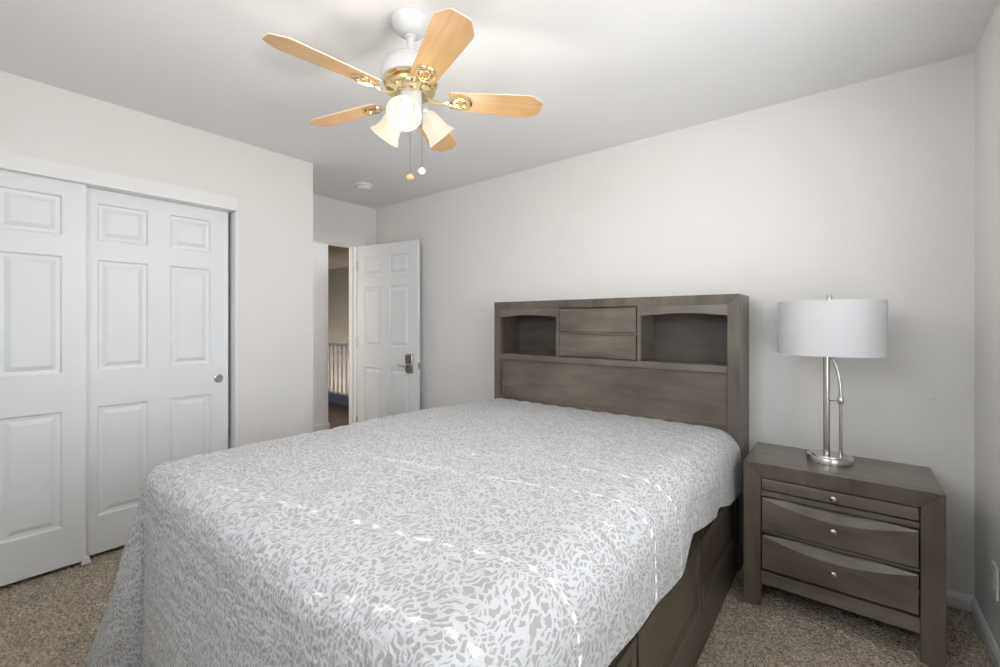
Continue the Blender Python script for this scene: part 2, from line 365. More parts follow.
# bedroom doorway: jamb lining, stop and casing
bm = B()
box(bm, XD-0.125, XD+0.003, HY0, HY0+0.014, 0, 2.03); box(bm, XD-0.125, XD+0.003, HY1-0.014, HY1, 0, 2.03); box(bm, XD-0.125, XD+0.003, HY0+0.014, HY1-0.014, 2.016, 2.03)
box(bm, XD-0.075, XD-0.045, HY0+0.014, HY0+0.026, 0, 2.016); box(bm, XD-0.075, XD-0.045, HY1-0.026, HY1-0.014, 0, 2.016)
struct('trim_4', bm, M_trim, 'white jamb lining of the bedroom doorway', 'trim')
bm = B()
box(bm, XD, XD+0.016, HY0-0.07, HY1+0.078, 2.026, 2.096); box(bm, XD, XD+0.016, HY0-0.07, HY0+0.004, 0, 2.026); box(bm, XD, XD+0.016, HY1-0.004, HY1+0.078, 0, 2.026)
struct('trim_5', bm, M_trim, 'white casing around the bedroom doorway', 'trim', bevel=0.004)
# open bedroom door
d3 = struct('door_3', door_bm(0.775, 2.005, 0.035, 'fb', ((0.088, 0.322), (0.420, 0.662))), M_door, 'open white six panel bedroom door with keypad lever lock', 'door')
dang = math.atan2(2.678-2.566, -3.078+3.835)
place(d3, (-3.842, 2.565, 0.012), dang)
bm = B(); box(bm, 0.650, 0.730, -0.024, 0.0, 0.780, 0.960)
o = obj('lock_plate', bm, M_nickel, d3, bevel=0.008, smooth=True); o['label'] = 'satin nickel keypad lock plate'
bm = B(); box(bm, 0.656, 0.708, -0.036, -0.024, 0.872, 0.952); obj('lock_keypad', bm, M_dnickel, d3, bevel=0.005)
bm = B(); lathe(bm, [(0, 0.052), (0.012, 0.052), (0.015, 0.046), (0.016, 0.038), (0.028, 0.034), (0.030, 0.024), (0, 0.024)], Matrix.Translation((0.684, 0, 0.822)) @ Matrix.Rotation(PI/2, 4, 'X'), 24)
lev = obj('lever_rose', bm, M_dnickel, d3, smooth=True)
bm = B(); tube(bm, [(0.684, -0.045, 0.848), (0.668, -0.053, 0.85), (0.64, -0.052, 0.846), (0.605, -0.05, 0.852), (0.582, -0.048, 0.858)], [0.008, 0.008, 0.0075, 0.007, 0.006], 12, 0.8)
obj('lever_handle', bm, M_nickel, d3, smooth=True)
bm = B(); box(bm, 0.775, 0.7765, 0.006, 0.030, 0.82, 0.88); box(bm, 0.776, 0.785, 0.012, 0.024, 0.84, 0.86)
obj('latch', bm, M_nickel, d3)
for hz in (0.22, 1.0, 1.76):
    bm = B(); lathe(bm, [(0, 0), (0.006, 0), (0.006, 0.09), (0, 0.09)], Matrix.Translation((-0.004, -0.006, hz)), 12)
    obj('hinge', bm, M_nickel, d3, smooth=True)

# ---------------------------------------------------------------- hall beyond the doorway
bm = B(); box(bm, -9.6, XD-0.06, 0.9, 3.80, -0.10, -0.002)
struct('floor_hall', bm, M_floorwood, 'dark reddish wood floor of the hall', 'floor')
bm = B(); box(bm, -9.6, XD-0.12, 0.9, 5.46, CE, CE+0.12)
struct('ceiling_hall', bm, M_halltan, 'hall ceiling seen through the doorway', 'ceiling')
bm = B(); box(bm, -4.89, -4.77, 0.9, 2.79, 0, CE)
struct('wall_hall', bm, M_hallwhite, 'pale hall wall across from the bedroom doorway', 'wall')
baseboard('baseboard_hall', (-4.77, 0.9, 0), (-4.77, 2.79, 0), (1, 0, 0), 'white baseboard on the pale hall wall', 0.09)
baseboard('baseboard_hallend', (-4.89, 2.79, 0), (-4.757, 2.79, 0), (0, 1, 0), 'white baseboard returning around the hall wall end', 0.09)
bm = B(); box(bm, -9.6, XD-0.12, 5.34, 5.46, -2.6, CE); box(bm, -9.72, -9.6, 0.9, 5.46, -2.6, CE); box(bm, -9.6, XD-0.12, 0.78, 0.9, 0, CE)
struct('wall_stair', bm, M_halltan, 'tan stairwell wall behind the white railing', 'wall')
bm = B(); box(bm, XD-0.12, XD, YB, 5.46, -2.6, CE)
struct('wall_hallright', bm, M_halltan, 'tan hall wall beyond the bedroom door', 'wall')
bm = B(); box(bm, -9.6, XD-0.12, 3.80, 5.34, -2.7, -2.6)
struct('floor_stair', bm, M_floorwood, 'lower floor of the stairwell', 'floor')
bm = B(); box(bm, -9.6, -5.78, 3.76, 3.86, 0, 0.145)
struct('trim_6', bm, M_curb, 'curb under the stair railing, blue daylight put into its colour', 'trim', bevel=0.003)
rail = thing('stair_railing', 'white wooden stair railing with balusters seen through the doorway', 'railing', (-6.4, 3.79, 0.145))
bm = B(); box(bm, -1.6, 0.53, -0.03, 0.03, 0.755, 0.80); obj('handrail', bm, M_trim, rail, bevel=0.01)
bm = B(); box(bm, -1.6, 0.53, -0.035, 0.035, 0.0, 0.03); obj('bottom_rail', bm, M_trim, rail, bevel=0.004)
bm = B(); prof = [(0.0, 0), (0.045, 0), (0.045, 0.2), (0.03, 0.22), (0.026, 0.45), (0.036, 0.6), (0.045, 0.62), (0.045, 0.82), (0.03, 0.84), (0.05, 0.87), (0.03, 0.91), (0.038, 0.95), (0.0, 0.98)]
lathe(bm, prof, Matrix.Translation((0.56, 0, 0)), 16); obj('newel_post', bm, M_trim, rail, smooth=True)
bal = None
for i in range(14):
    x = 0.43 - i*0.115
    if bal is None:
        bm = B(); lathe(bm, [(0.0, 0.03), (0.018, 0.03), (0.018, 0.14), (0.011, 0.16), (0.014, 0.35), (0.010, 0.6), (0.016, 0.64), (0.016, 0.756), (0, 0.756)], None, 10)
        bal = obj('baluster', bm, M_trim, rail, smooth=True); bal.location = (x, 0, 0)
    else:
        c = bal.copy(); COL.objects.link(c); c.parent = rail; c.location = (x, 0, 0)

area('hall_fill_light', (-4.36, 2.72, 2.42), (0, 0, 0), 0.25, 0.25, 2, (0.93, 0.95, 1.0))  # added fill for the pale hall wall, invented fixture
area('stair_fill_light', (-7.2, 4.5, 2.42), (0, 0, 0), 0.4, 0.4, 7, (1.0, 0.97, 0.92))  # added fill to brighten the stairwell wall, invented fixture
area('hall_end_fill_light', (-4.33, 0.93, 1.4), (-PI/2, 0, 0), 0.7, 1.1, 45, (0.93, 0.95, 1.0))  # added panel brightening the hall wall; no window stands here
area('landing_fill_light', (-5.6, 2.6, 2.42), (0, 0, 0), 0.3, 0.3, 9, (0.95, 0.96, 1.0))  # added fill for the railing front and hall floor, invented fixture
# ---------------------------------------------------------------- windows (beside the camera; the one behind it added for fill light)
bm = B()
y0, y1, z0, z1 = RW
for a in ((y0, y0+0.045, z0, z1), (y1-0.045, y1, z0, z1), (y0+0.045, y1-0.045, z0, z0+0.045), (y0+0.045, y1-0.045, z1-0.045, z1), (1.18, 1.22, z0+0.045, z1-0.045)):
    box(bm, XR+0.08, XR+0.13, *a)
struct('window_1', bm, M_trim, 'white framed window in the right wall', 'window')
bm = B(); box(bm, XR-0.03, XR+0.08, y0-0.03, y1+0.03, z0-0.022, z0); struct('trim_7', bm, M_trim, 'white sill of the right window', 'trim')
bm = B()
x0, x1, z0, z1 = BW
for a in ((x0, x0+0.045, z0, z1), (x1-0.045, x1, z0, z1), (x0+0.045, x1-0.045, z0, z0+0.045), (x0+0.045, x1-0.045, z1-0.045, z1), ((x0+x1)/2-0.02, (x0+x1)/2+0.02, z0+0.045, z1-0.045)):
    box(bm, a[0], a[1], YK-0.13, YK-0.08, a[2], a[3])
struct('fill_window', bm, M_trim, 'unseen white framed window facing the headboard, added for fill light', 'window')
bm = B(); box(bm, x0-0.03, x1+0.03, YK-0.08, YK+0.03, z0-0.022, z0); struct('trim_8', bm, M_trim, 'white sill of the added window facing the headboard', 'trim')

# venetian blind with open, slightly tilted slats and cord slots
vb = thing('window_blind', 'white venetian blind hanging in the right window', 'blind', (XR+0.045, (RW[0]+RW[1])/2, RW[3]))
slat = B(); hw = (RW[1]-RW[0])/2-0.01; cyw = (RW[0]+RW[1])/2; pitch = 0.044; zz = -0.065; ta = math.radians(20)
ccols = [c-cyw for c in (1.634, 1.424, 0.98, 0.742)]
while zz > -(RW[3]-RW[2])+0.05:
    edges = [-hw]
    for c in sorted(ccols): edges += [c-0.004, c+0.004]
    edges.append(hw)
    def sp_(w, y, t): return Vector((-w*math.cos(ta) + t*math.sin(ta), y, zz + w*math.sin(ta) + t*math.cos(ta)))
    def piece(wa, wb, ya, yb):
        vs = [slat.verts.new(sp_(w, y, t)) for t in (-0.0011, 0.0011) for y in (ya, yb) for w in (wa, wb)]
        for f in ((0, 2, 3, 1), (4, 5, 7, 6), (0, 1, 5, 4), (2, 6, 7, 3), (0, 4, 6, 2), (1, 3, 7, 5)): slat.faces.new([vs[i] for i in f])
    piece(-0.025, -0.010, -hw, hw); piece(0.010, 0.025, -hw, hw)
    for a_, b_ in zip(edges[0::2], edges[1::2]): piece(-0.010, 0.010, a_, b_)
    zz -= pitch
obj('slats', slat, M_plastic, vb)
bm = B(); box(bm, -0.028, 0.028, -hw, hw, -0.045, -0.002); obj('headrail', bm, M_plastic, vb)
bm = B(); box(bm, -0.025, 0.025, -hw, hw, zz+0.004, zz+0.022); obj('bottom_rail', bm, M_plastic, vb)
# ---------------------------------------------------------------- bed
BX0, BX1, HF, HBK = -2.023, -0.427, 2.492, 2.768
bed = thing('bed', 'grey-brown wooden storage bed with bookcase headboard against the long wall', 'bed', (0, 0, 0))
bx = (BX0+BX1)/2; bed.location = (bx, 1.45, 0)
def bobj(name, bm, m, parent=bed, **k):   # geometry given in room coordinates; stored relative to the bed
    o = obj(name, bm, m, None, origin=(bx, 1.45, 0), **k); o.parent = parent; o.location = (0, 0, 0); return o
ZT = 1.408
def mitre_frame(bm, x0, x1, z0, z1, w, yf, yb, wt=None, slope=0.0):
    """three sided mitred frame (two posts and a top rail), its front sloping inward by slope"""
    wt = wt or w
    # post left, post right, top
    for s in (0, 1):
        xo, xi = (x0, x0+w) if s == 0 else (x1, x1-w)
        o_ = [bm.verts.new(p) for p in ((xo, yf, z0), (xi, yf+slope, z0), (xi, yf+slope, z1-wt), (xo, yf, z1))]
        i_ = [bm.verts.new(p) for p in ((xo, yb, z0), (xi, yb, z0), (xi, yb, z1-wt), (xo, yb, z1))]
        bm.faces.new(o_); bm.faces.new(i_[::-1])
        for k in range(4): bm.faces.new([o_[k], i_[k], i_[(k+1) % 4], o_[(k+1) % 4]])
    o_ = [bm.verts.new(p) for p in ((x0, yf, z1), (x0+w, yf+slope, z1-wt), (x1-w, yf+slope, z1-wt), (x1, yf, z1))]
    i_ = [bm.verts.new(p) for p in ((x0, yb, z1), (x0+w, yb, z1-wt), (x1-w, yb, z1-wt), (x1, yb, z1))]
    bm.faces.new(o_); bm.faces.new(i_[::-1])
    for k in range(4): bm.faces.new([o_[k], i_[k], i_[(k+1) % 4], o_[(k+1) % 4]])
def scoop_front(bm, x0, x1, z0, z1, yf, th, sag, dep, nx=24, flip=False):
    """drawer front facing -y: a scooped facet along the top whose lower crease sags in the middle"""
    H = z1-z0; rows = []
    for i in range(nx+1):
        u = i/nx; s = math.sin(PI*u)
        zc = z1 - 0.004 - sag*s
        zz = [z0, z0+0.5*(zc-z0), zc, z1]; yy = [yf, yf, yf, yf+dep*s]
        if flip == 'low':      # crease along the bottom
            zc = z0+0.004+sag*s; zz = [z0, zc, zc+0.5*(z1-zc), z1]; yy = [yf+dep*s, yf, yf, yf]
        if flip == 'both':
            zc = z0+0.004+sag*s; zd = z1-0.004-sag*s; zz = [z0, zc, zd, z1]; yy = [yf+dep*s, yf, yf, yf+dep*s]
        rows.append([bm.verts.new((x0+(x1-x0)*u, y, z)) for y, z in zip(yy, zz)] + [bm.verts.new((x0+(x1-x0)*u, yf+th, z1)), bm.verts.new((x0+(x1-x0)*u, yf+th, z0))])
    for A, C in zip(rows, rows[1:]):
        for k in range(6): bm.faces.new([A[k], A[(k+1) % 6], C[(k+1) % 6], C[k]])
    bm.faces.new(rows[0]); bm.faces.new(rows[-1][::-1])
# headboard: posts and top rail, case sides, panel, shelf
bm = B(); mitre_frame(bm, BX0, BX1, 0.0, ZT, 0.056, HF, HF+0.035, 0.052, 0.004)
hb = bobj('headboard', bm, M_gwv, bevel=0.002)
def hobj(name, bm, m, **k):
    return bobj(name, bm, m, parent=hb, **k)
bm = B()
box(bm, BX0, BX0+0.03, HF+0.035, HBK, 0.0, ZT-0.0); hobj('headboard_side', bm, M_gwv, bevel=0.001)
bm = B(); box(bm, BX1-0.03, BX1, HF+0.035, HBK, 0.7035, ZT); hobj('headboard_side', bm, M_gwv, bevel=0.001)
bm = B(); box(bm, BX1-0.03, BX1, HF+0.035, HBK, 0.0, 0.7025); hobj('side_base', bm, M_gwv, bevel=0.001)
bm = B(); box(bm, BX0+0.03, BX1-0.03, HF+0.035, HBK, ZT-0.03, ZT); hobj('headboard_top', bm, M_gw)
XI0, XI1 = BX0+0.056, BX1-0.056
bm = B(); box(bm, XI0-0.0, XI1+0.0, HF+0.020, HF+0.034, 0.40, 0.999); hobj('headboard_panel', bm, M_gw)
bm = B(); box(bm, XI0, XI1, HF+0.002, HF+0.04, 0.64, 0.735); hobj('lower_rail', bm, M_gw, bevel=0.002)
bm = B(); box(bm, XI0+0.001, XI1-0.001, HF-0.003, HF+0.034, 1.000, 1.038); box(bm, XI0-0.02, XI1+0.02, HF+0.034, HBK-0.02, 1.012, 1.036); hobj('shelf', bm, M_gw, bevel=0.002)
bm = B(); box(bm, BX0+0.03, BX1-0.03, HBK-0.04, HBK-0.02, 1.036, ZT-0.03); hobj('back_panel', bm, M_gwd)
for xa, xb in ((XI0-0.026, XI0), (-1.503, -1.476), (-0.957, -0.937), (XI1, XI1+0.026)):
    bm = B(); box(bm, xa, xb, HF+(0.036 if xa < -1.9 or xb > -0.47 else 0.004), HBK-0.04, 1.038, 1.356); hobj('divider', bm, M_gwd if xa < -1.9 or xa > -0.6 else M_gw)
bm = B(); box(bm, -1.476, -0.957, HF+0.006, HF+0.03, 1.188, 1.200); hobj('drawer_rail', bm, M_gw)
bm = B(); box(bm, -1.476, -0.957, HF+0.05, HF+0.06, 1.038, 1.356); hobj('drawer_gap_shade', bm, M_black)  # dark sheet standing in for shade behind the headboard drawers
for xa, xb in ((XI0, -1.503), (-0.937, XI1)):
    bm = B(); n = 20; lo = []
    for i in range(n+1):
        u = i/n; lo.append((xa+(xb-xa)*u, 1.299 + 0.014*math.sin(PI*u)))
    pol = [(x, HF+0.006, z) for x, z in lo] + [(xb, HF+0.006, 1.356), (xa, HF+0.006, 1.356)]
    prism(bm, pol, (0, 0.02, 0)); hobj('arched_valance', bm, M_gw)
for za, zb, fl in ((1.203, 1.351, 'top'), (1.043, 1.186, 'both')):
    bm = B(); scoop_front(bm, -1.470, -0.963, za, zb, HF-0.002, 0.03, 0.032, 0.020, 24, 'low' if fl == 'x' else ('both' if fl == 'both' else False))
    hobj('headboard_drawer', bm, M_gw)
# side rail with storage drawers (right side), left side rail, foot board, mattress
SX = -0.44
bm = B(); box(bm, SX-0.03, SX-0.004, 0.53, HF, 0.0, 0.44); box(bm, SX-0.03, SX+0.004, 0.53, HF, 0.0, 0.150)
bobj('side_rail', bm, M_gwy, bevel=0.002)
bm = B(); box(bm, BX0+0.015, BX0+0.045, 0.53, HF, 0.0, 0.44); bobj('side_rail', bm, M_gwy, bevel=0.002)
bm = B(); box(bm, BX0+0.015, SX+0.004, 0.50, 0.53, 0.0, 0.46); bobj('footboard', bm, M_gw, bevel=0.003)
def side_drawer(ya, yb, z0, z1):
    """drawer front facing +x with a bevelled field"""
    bm = B(); X = SX
    rings = [(0.0, X-0.01), (0.0, X+0.006), (0.035, X+0.006), (0.055, X-0.003), (0.058, X-0.003)]
    L = [[bm.verts.new(p) for p in ((x, ya+i, z0+i), (x, yb-i, z0+i), (x, yb-i, z1-i), (x, ya+i, z1-i))] for i, x in rings]
    bm.faces.new(L[0][::-1])
    for A, C in zip(L, L[1:]):
        for k in range(4): bm.faces.new([A[k], A[(k+1) % 4], C[(k+1) % 4], C[k]])
    bm.faces.new(L[-1]); return bm
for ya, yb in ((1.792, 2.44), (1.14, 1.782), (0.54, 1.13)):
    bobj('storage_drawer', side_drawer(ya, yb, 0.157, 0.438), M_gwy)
bm = B(); box(bm, -1.97, -0.50, 0.545, HF-0.012, 0.30, 0.66); bobj('mattress', bm, M_mattress, bevel=0.04)

# ---------------------------------------------------------------- bedspread (one cloth: top, three drops, fanned corners)
def spread():
    bm = B(); uvl = bm.loops.layers.uv.new('UVMap')
    X0, X1, Y0, Y1 = -2.035, -0.418, 0.435, 2.484      # plan of the edge
    R = 0.085; RR = 0.125
    nx, ny = 90, 116
    def ztop(x, y):
        h = 0.752 - 0.034*max(0, (y-1.5)/0.98)**1.4
        h += 0.004*noise.noise(Vector((x*2.2, y*2.2, 1.0))) + 0.0022*noise.noise(Vector((x*9, y*14, 3.0)))
        # diagonal quilting puckers
        h += 0.0022*math.sin((x*0.8+y*1.0)*70 + 3*noise.noise(Vector((x*3, y*3, 8))))
        return h
    xs = [X0+R+(X1-X0-R-RR)*i/nx for i in range(nx+1)]; ys = [Y0+R+(Y1-Y0-R)*j/ny for j in range(ny+1)]
    top = [[bm.verts.new((x, y, ztop(x, y))) for x in xs] for y in ys]
    UV = {}
    for j, y in enumerate(ys):
        for i, x in enumerate(xs): UV[top[j][i]] = (x, y)
    for j in range(ny):
        for i in range(nx): bm.faces.new([top[j][i], top[j][i+1], top[j+1][i+1], top[j+1][i]])
    # perimeter columns: right side (head to foot), right corner, foot, left corner, left side
    cols = []   # (start vertex, normal angle, kind, param)
    for j in range(ny, -1, -1): cols.append((top[j][nx], 0.0, 'R', ys[j]))
    K = 22
    for k in range(1, K): cols.append((top[0][nx], -PI/2*k/K, 'RC', k/K))
    for i in range(nx, -1, -1): cols.append((top[0][i], -PI/2, 'F', xs[i]))
    for k in range(1, K): cols.append((top[0][0], -PI/2-PI/2*k/K, 'LC', k/K))
    for j in range(0, ny+1): cols.append((top[j][0], -PI, 'L', ys[j]))
    def sm(a, b_, t): t = max(0, min(1, (t-a)/(b_-a))); return t*t*(3-2*t)
    def lerp_tab(tab, t):
        if t <= tab[0][0]: return tab[0][1]
        for (a, va), (b_, vb) in zip(tab, tab[1:]):
            if t <= b_: return va+(vb-va)*(t-a)/(b_-a)
        return tab[-1][1]
    def hem(kind, p):
        if kind == 'R': return lerp_tab([(0.5, 0.46), (0.81, 0.512), (1.0, 0.50), (1.27, 0.475), (1.47, 0.463), (1.60, 0.535), (1.93, 0.475), (1.98, 0.50), (2.2, 0.44), (2.49, 0.42)], p)
        if kind == 'RC': return 0.50-0.47*sm(0, 1, p)
        if kind == 'F': return 0.03
        if kind == 'LC': return 0.02 + 0.06*p
        if kind == 'L': return lerp_tab([(0.5, 0.08), (0.8, 0.18), (1.4, 0.25), (2.5, 0.32)], p)
    def flare(kind, p, t):    # outward offset at fraction t (0..1 of full floor drop)
        if kind == 'R': return 0.030*t + 0.006*math.sin(p*19)*t + 0.004*noise.noise(Vector((p*6, t*3, 2)))
        if kind == 'RC': return (0.03+0.10*math.sin(PI*p))*t
        if kind == 'F':
            w = sm(-1.93, -1.72, p)                                       # the deep fold beside the left corner
            v = 0.030*t + 0.008*math.sin(p*16+1.0)*t + 0.006*math.sin(p*37)*t*t
            return v*w + 0.004*noise.noise(Vector((p*7, t*5, 5)))
        if kind == 'LC':
            fl = 0.19*math.exp(-((p-0.45)/0.24)**2)*(1+0.10*math.sin(p*22+t*3))
            return fl*t + 0.015*t*p - 0.05*sm(0.0, 0.5, t)*math.exp(-((p-0.07)/0.08)**2)
        if kind == 'L': return (0.02+0.10*math.exp(-((p-0.55)/0.16)**2) + 0.02*math.sin(p*15))*t
    prev = None; s_acc = 0.0; NR = 44; lastp = None
    for v0, ang, kind, p in cols:
        n = Vector((math.cos(ang), math.sin(ang), 0)); base = v0.co.copy(); zt = base.z
        zh = hem(kind, p); full = zt-0.02; q_end = 0
        col = [v0]; u0, w0 = UV[v0]
        # arc then drop
        arcn = 8; Rq = RR if kind == 'R' else (RR+(R-RR)*p if kind == 'RC' else R)
        for a in range(1, arcn+1):
            th = PI/2*a/arcn
            pos = base + n*(Rq*math.sin(th)) - Vector((0, 0, Rq*(1-math.cos(th))))
            vv = bm.verts.new(pos); q = Rq*th; UV[vv] = (u0+n.x*q, w0+n.y*q); col.append(vv)
        z1 = zt-Rq
        for r in range(1, NR+1):
            z = z1 + (zh-z1)*r/NR; t = (z1-z)/(z1-0.02)
            off = Rq + flare(kind, p, t)
            pos = base + n*off; pos.z = z
            q = Rq*PI/2 + (z1-z)
            vv = bm.verts.new(pos); UV[vv] = (u0+n.x*q, w0+n.y*q); col.append(vv)
        if prev:
            st = 0
            for k in range(len(col)-1):
                fs = []
                for w_ in (prev[k], prev[k+1], col[k+1], col[k]):
                    if w_ not in fs: fs.append(w_)
                if len(fs) > 2: bm.faces.new(fs)
        prev = col
    for f in bm.faces:
        for l in f.loops: l[uvl].uv = UV[l.vert]
    return bm
bs = obj('bedspread', spread(), M_spread, smooth=True, angle=80, origin=(bx, 1.45, 0.72))
tag(bs, 'quilted grey and white scroll leaf bedspread draped over the bed', 'bedspread')
md = bs.modifiers.new('thickness', 'SOLIDIFY'); md.thickness = 0.006; md.offset = -1

# ---------------------------------------------------------------- nightstand
NX0, NX1, NF, NB, NT = -0.367, 0.280, 2.236, 2.628, 0.640
ns = thing('nightstand', 'grey-brown wooden nightstand with two scooped drawers beside the bed', 'nightstand', ((NX0+NX1)/2, (NF+NB)/2, 0))
NO = ((NX0+NX1)/2, (NF+NB)/2, 0)
def nobj(name, bm, m, parent=ns, **k):
    o = obj(name, bm, m, None, origin=NO, **k); o.parent = parent; o.location = (0, 0, 0); return o
ww = 0.066
bm = B(); mitre_frame(bm, NX0, NX1, 0.0, NT, ww, NF, NF+0.045, 0.066, 0.016)
nobj('front_frame', bm, M_gwv, bevel=0.0025)
bm = B(); box(bm, NX0, NX1, NF+0.045, NB, NT-0.03, NT); nobj('top', bm, M_gw, bevel=0.002)
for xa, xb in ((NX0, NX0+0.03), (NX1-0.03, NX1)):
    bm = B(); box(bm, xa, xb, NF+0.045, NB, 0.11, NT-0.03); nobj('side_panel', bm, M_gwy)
    bm = B(); box(bm, xa, xb, NB-0.05, NB, 0.0, 0.11); nobj('leg', bm, M_gwv)
bm = B(); box(bm, NX0+0.03, NX1-0.03, NB-0.02, NB-0.005, 0.11, NT-0.03); nobj('back_panel', bm, M_gwd)
ix0, ix1 = NX0+ww+0.001, NX1-ww-0.001
bm = B(); box(bm, ix0, ix1, NF+0.045, NF+0.055, 0.10, NT-0.066); nobj('drawer_gap_shade', bm, M_black)  # dark sheet painting the shade between the nightstand drawers
for za, zb, yr in ((0.494, 0.515, 0.018), (0.3315, 0.3425, 0.018), (0.104, 0.162, 0.014)):
    bm = B(); box(bm, ix0, ix1, NF+yr, NF+0.045, za, zb); nobj('rail', bm, M_gw, bevel=0.0015)
cx = (ix0+ix1)/2
def knob(parent, x, y, z):
    bm = B(); lathe(bm, [(0, 0.024), (0.007, 0.0235), (0.012, 0.020), (0.0135, 0.016), (0.012, 0.011), (0.006, 0.008), (0.005, 0.0), (0, 0)], Matrix.Translation((x, y, z)) @ Matrix.Rotation(PI/2, 4, 'X'), 24)
    o = nobj('knob', bm, M_nickel, parent, smooth=True); o['label'] = 'round brushed nickel knob'
bm = B(); box(bm, ix0+0.003, ix1-0.003, NF+0.014, NF+0.045, 0.523, 0.569); tr_ = nobj('pull_out_tray', bm, M_gw, bevel=0.002)
knob(tr_, cx, NF+0.014, 0.545)
for za, zb, kz in ((0.351, 0.488, 0.415), (0.177, 0.3235, 0.243)):
    bm = B(); scoop_front(bm, ix0+0.005, ix1-0.005, za, zb, NF+0.006, 0.036, 0.040, 0.034, 32)
    dr = nobj('drawer', bm, M_gw); knob(dr, cx, NF+0.006, kz)

# ---------------------------------------------------------------- table lamp
LX, LY = -0.062, 2.456
lamp = thing('table_lamp', 'brushed nickel table lamp with white drum shade on the nightstand', 'lamp', (LX, LY, NT))
def R_(n): return [(r, z) for r, z in n]
bm = B(); lathe(bm, [(0, 0), (0.083, 0), (0.085, 0.002), (0.085, 0.026), (0.083, 0.029), (0.070, 0.030), (0.068, 0.035), (0.0, 0.036)], None, 48); obj('base', bm, M_nickel, lamp, smooth=True)
bm = B(); tube(bm, [(-0.010, 0, 0.03), (-0.010, 0, 0.48), (-0.010, 0, 0.54)], 0.0125, 20); obj('pole', bm, M_nickel, lamp, smooth=True)
arc = [(0.040, 0, 0.03), (0.040, 0, 0.20), (0.040, 0, 0.29)]
for i in range(1, 13):
    a = PI/2*i/12; arc.append((-0.012+0.052*math.cos(a)*1.0, 0, 0.29+0.19*math.sin(a)))
bm = B(); tube(bm, arc, [0.0068]*3+[0.0068-0.0002*i for i in range(12)], 14); obj('curved_rod', bm, M_nickel, lamp, smooth=True)
bm = B(); lathe(bm, [(0, 0.262), (0.010, 0.262), (0.012, 0.266), (0.012, 0.288), (0.010, 0.292), (0, 0.292)], Matrix.Translation((0.040, 0, 0)), 20); tube(bm, [(-0.005, 0, 0.277), (0.035, 0, 0.277)], 0.005, 10)
obj('collar', bm, M_nickel, lamp, smooth=True)
bm = B(); lathe(bm, [(0.197, 0.480), (0.197, 0.484), (0.1975, 0.712), (0.1975, 0.716), (0.1945, 0.716), (0.1940, 0.484), (0.194, 0.480)], None, 64, True); obj('lamp_shade', bm, M_shade, lamp, smooth=True)
bm = B()
for k in range(3):
    a = 2*PI*k/3+0.3; tube(bm, [(0.012*math.cos(a), 0.012*math.sin(a), 0.70), (0.195*math.cos(a), 0.195*math.sin(a), 0.70)], 0.002, 6)
lathe(bm, [(0, 0.695), (0.02, 0.695), (0.02, 0.705), (0, 0.705)], None, 16); tube(bm, [(-0.008, 0, 0.53), (-0.005, 0, 0.6), (0, 0, 0.72)], 0.005, 10)
obj('shade_spider', bm, M_nickel, lamp, smooth=True)
bm = B(); lathe(bm, [(0, 0.705), (0.006, 0.705), (0.006, 0.72), (0.010, 0.722), (0.010, 0.742), (0.008, 0.745), (0, 0.745)], None, 20); obj('finial', bm, M_nickel, lamp, smooth=True)

# ---------------------------------------------------------------- ceiling fan
FX, FY = -1.335, 1.127
fan = thing('ceiling_fan', 'white and brass ceiling fan with five oak blades and three lit shades', 'ceiling fan', (FX, FY, CE))
def fz(z): return z-CE
bm = B(); lathe(bm, [(0, 0), (0.073, 0), (0.076, -0.005), (0.075, -0.014), (0.066, -0.032), (0.052, -0.048), (0.036, -0.060), (0.024, -0.064), (0, -0.064)], None, 40); obj('canopy', bm, M_white, fan, smooth=True)
bm = B(); lathe(bm, [(0, -0.05), (0.022, -0.060), (0.023, -0.070), (0.014, -0.078), (0.014, -0.128), (0.024, -0.132), (0.024, -0.145), (0, -0.15)], None, 24); obj('downrod', bm, M_white, fan, smooth=True)
bm = B(); lathe(bm, [(0, fz(2.306)), (0.035, fz(2.304)), (0.065, fz(2.292)), (0.090, fz(2.272)), (0.108, fz(2.245)), (0.113, fz(2.220)), (0.110, fz(2.200)), (0.06, fz(2.196)), (0, fz(2.196))], None, 48); obj('motor_housing', bm, M_white, fan, smooth=True)
bm = B(); lathe(bm, [(0.0, fz(2.200)), (0.102, fz(2.200)), (0.106, fz(2.195)), (0.102, fz(2.188)), (0.086, fz(2.184)), (0.084, fz(2.176)), (0.094, fz(2.171)), (0.096, fz(2.164)), (0.090, fz(2.157)), (0.064, fz(2.152)), (0.060, fz(2.146)), (0, fz(2.146))], None, 48)
mh = obj('brass_band', bm, M_brass, fan, smooth=True); mh['label'] = 'polished brass motor band'
bm = B(); lathe(bm, [(0, fz(2.148)), (0.043, fz(2.148)), (0.046, fz(2.142)), (0.046, fz(2.072)), (0.040, fz(2.060)), (0.022, fz(2.050)), (0.010, fz(2.044)), (0, fz(2.044))], None, 40); obj('switch_housing', bm, M_white, fan, smooth=True)
BZ = fz(2.138)
def blade_bm():
    bm = B(); out = [(0.150, -0.040), (0.156, -0.047), (0.30, -0.056), (0.455, -0.066), (0.478, -0.063), (0.519, -0.036), (0.524, -0.028), (0.524, 0.028), (0.519, 0.036), (0.478, 0.063), (0.455, 0.066), (0.30, 0.056), (0.156, 0.047), (0.150, 0.040)]
    prism(bm, [(x, y, -0.003) for x, y in out], (0, 0, 0.006))
    for f in bm.faces: f.material_index = 0 if abs(f.normal.z) > 0.5 or len(f.verts) > 4 else 1
    return bm
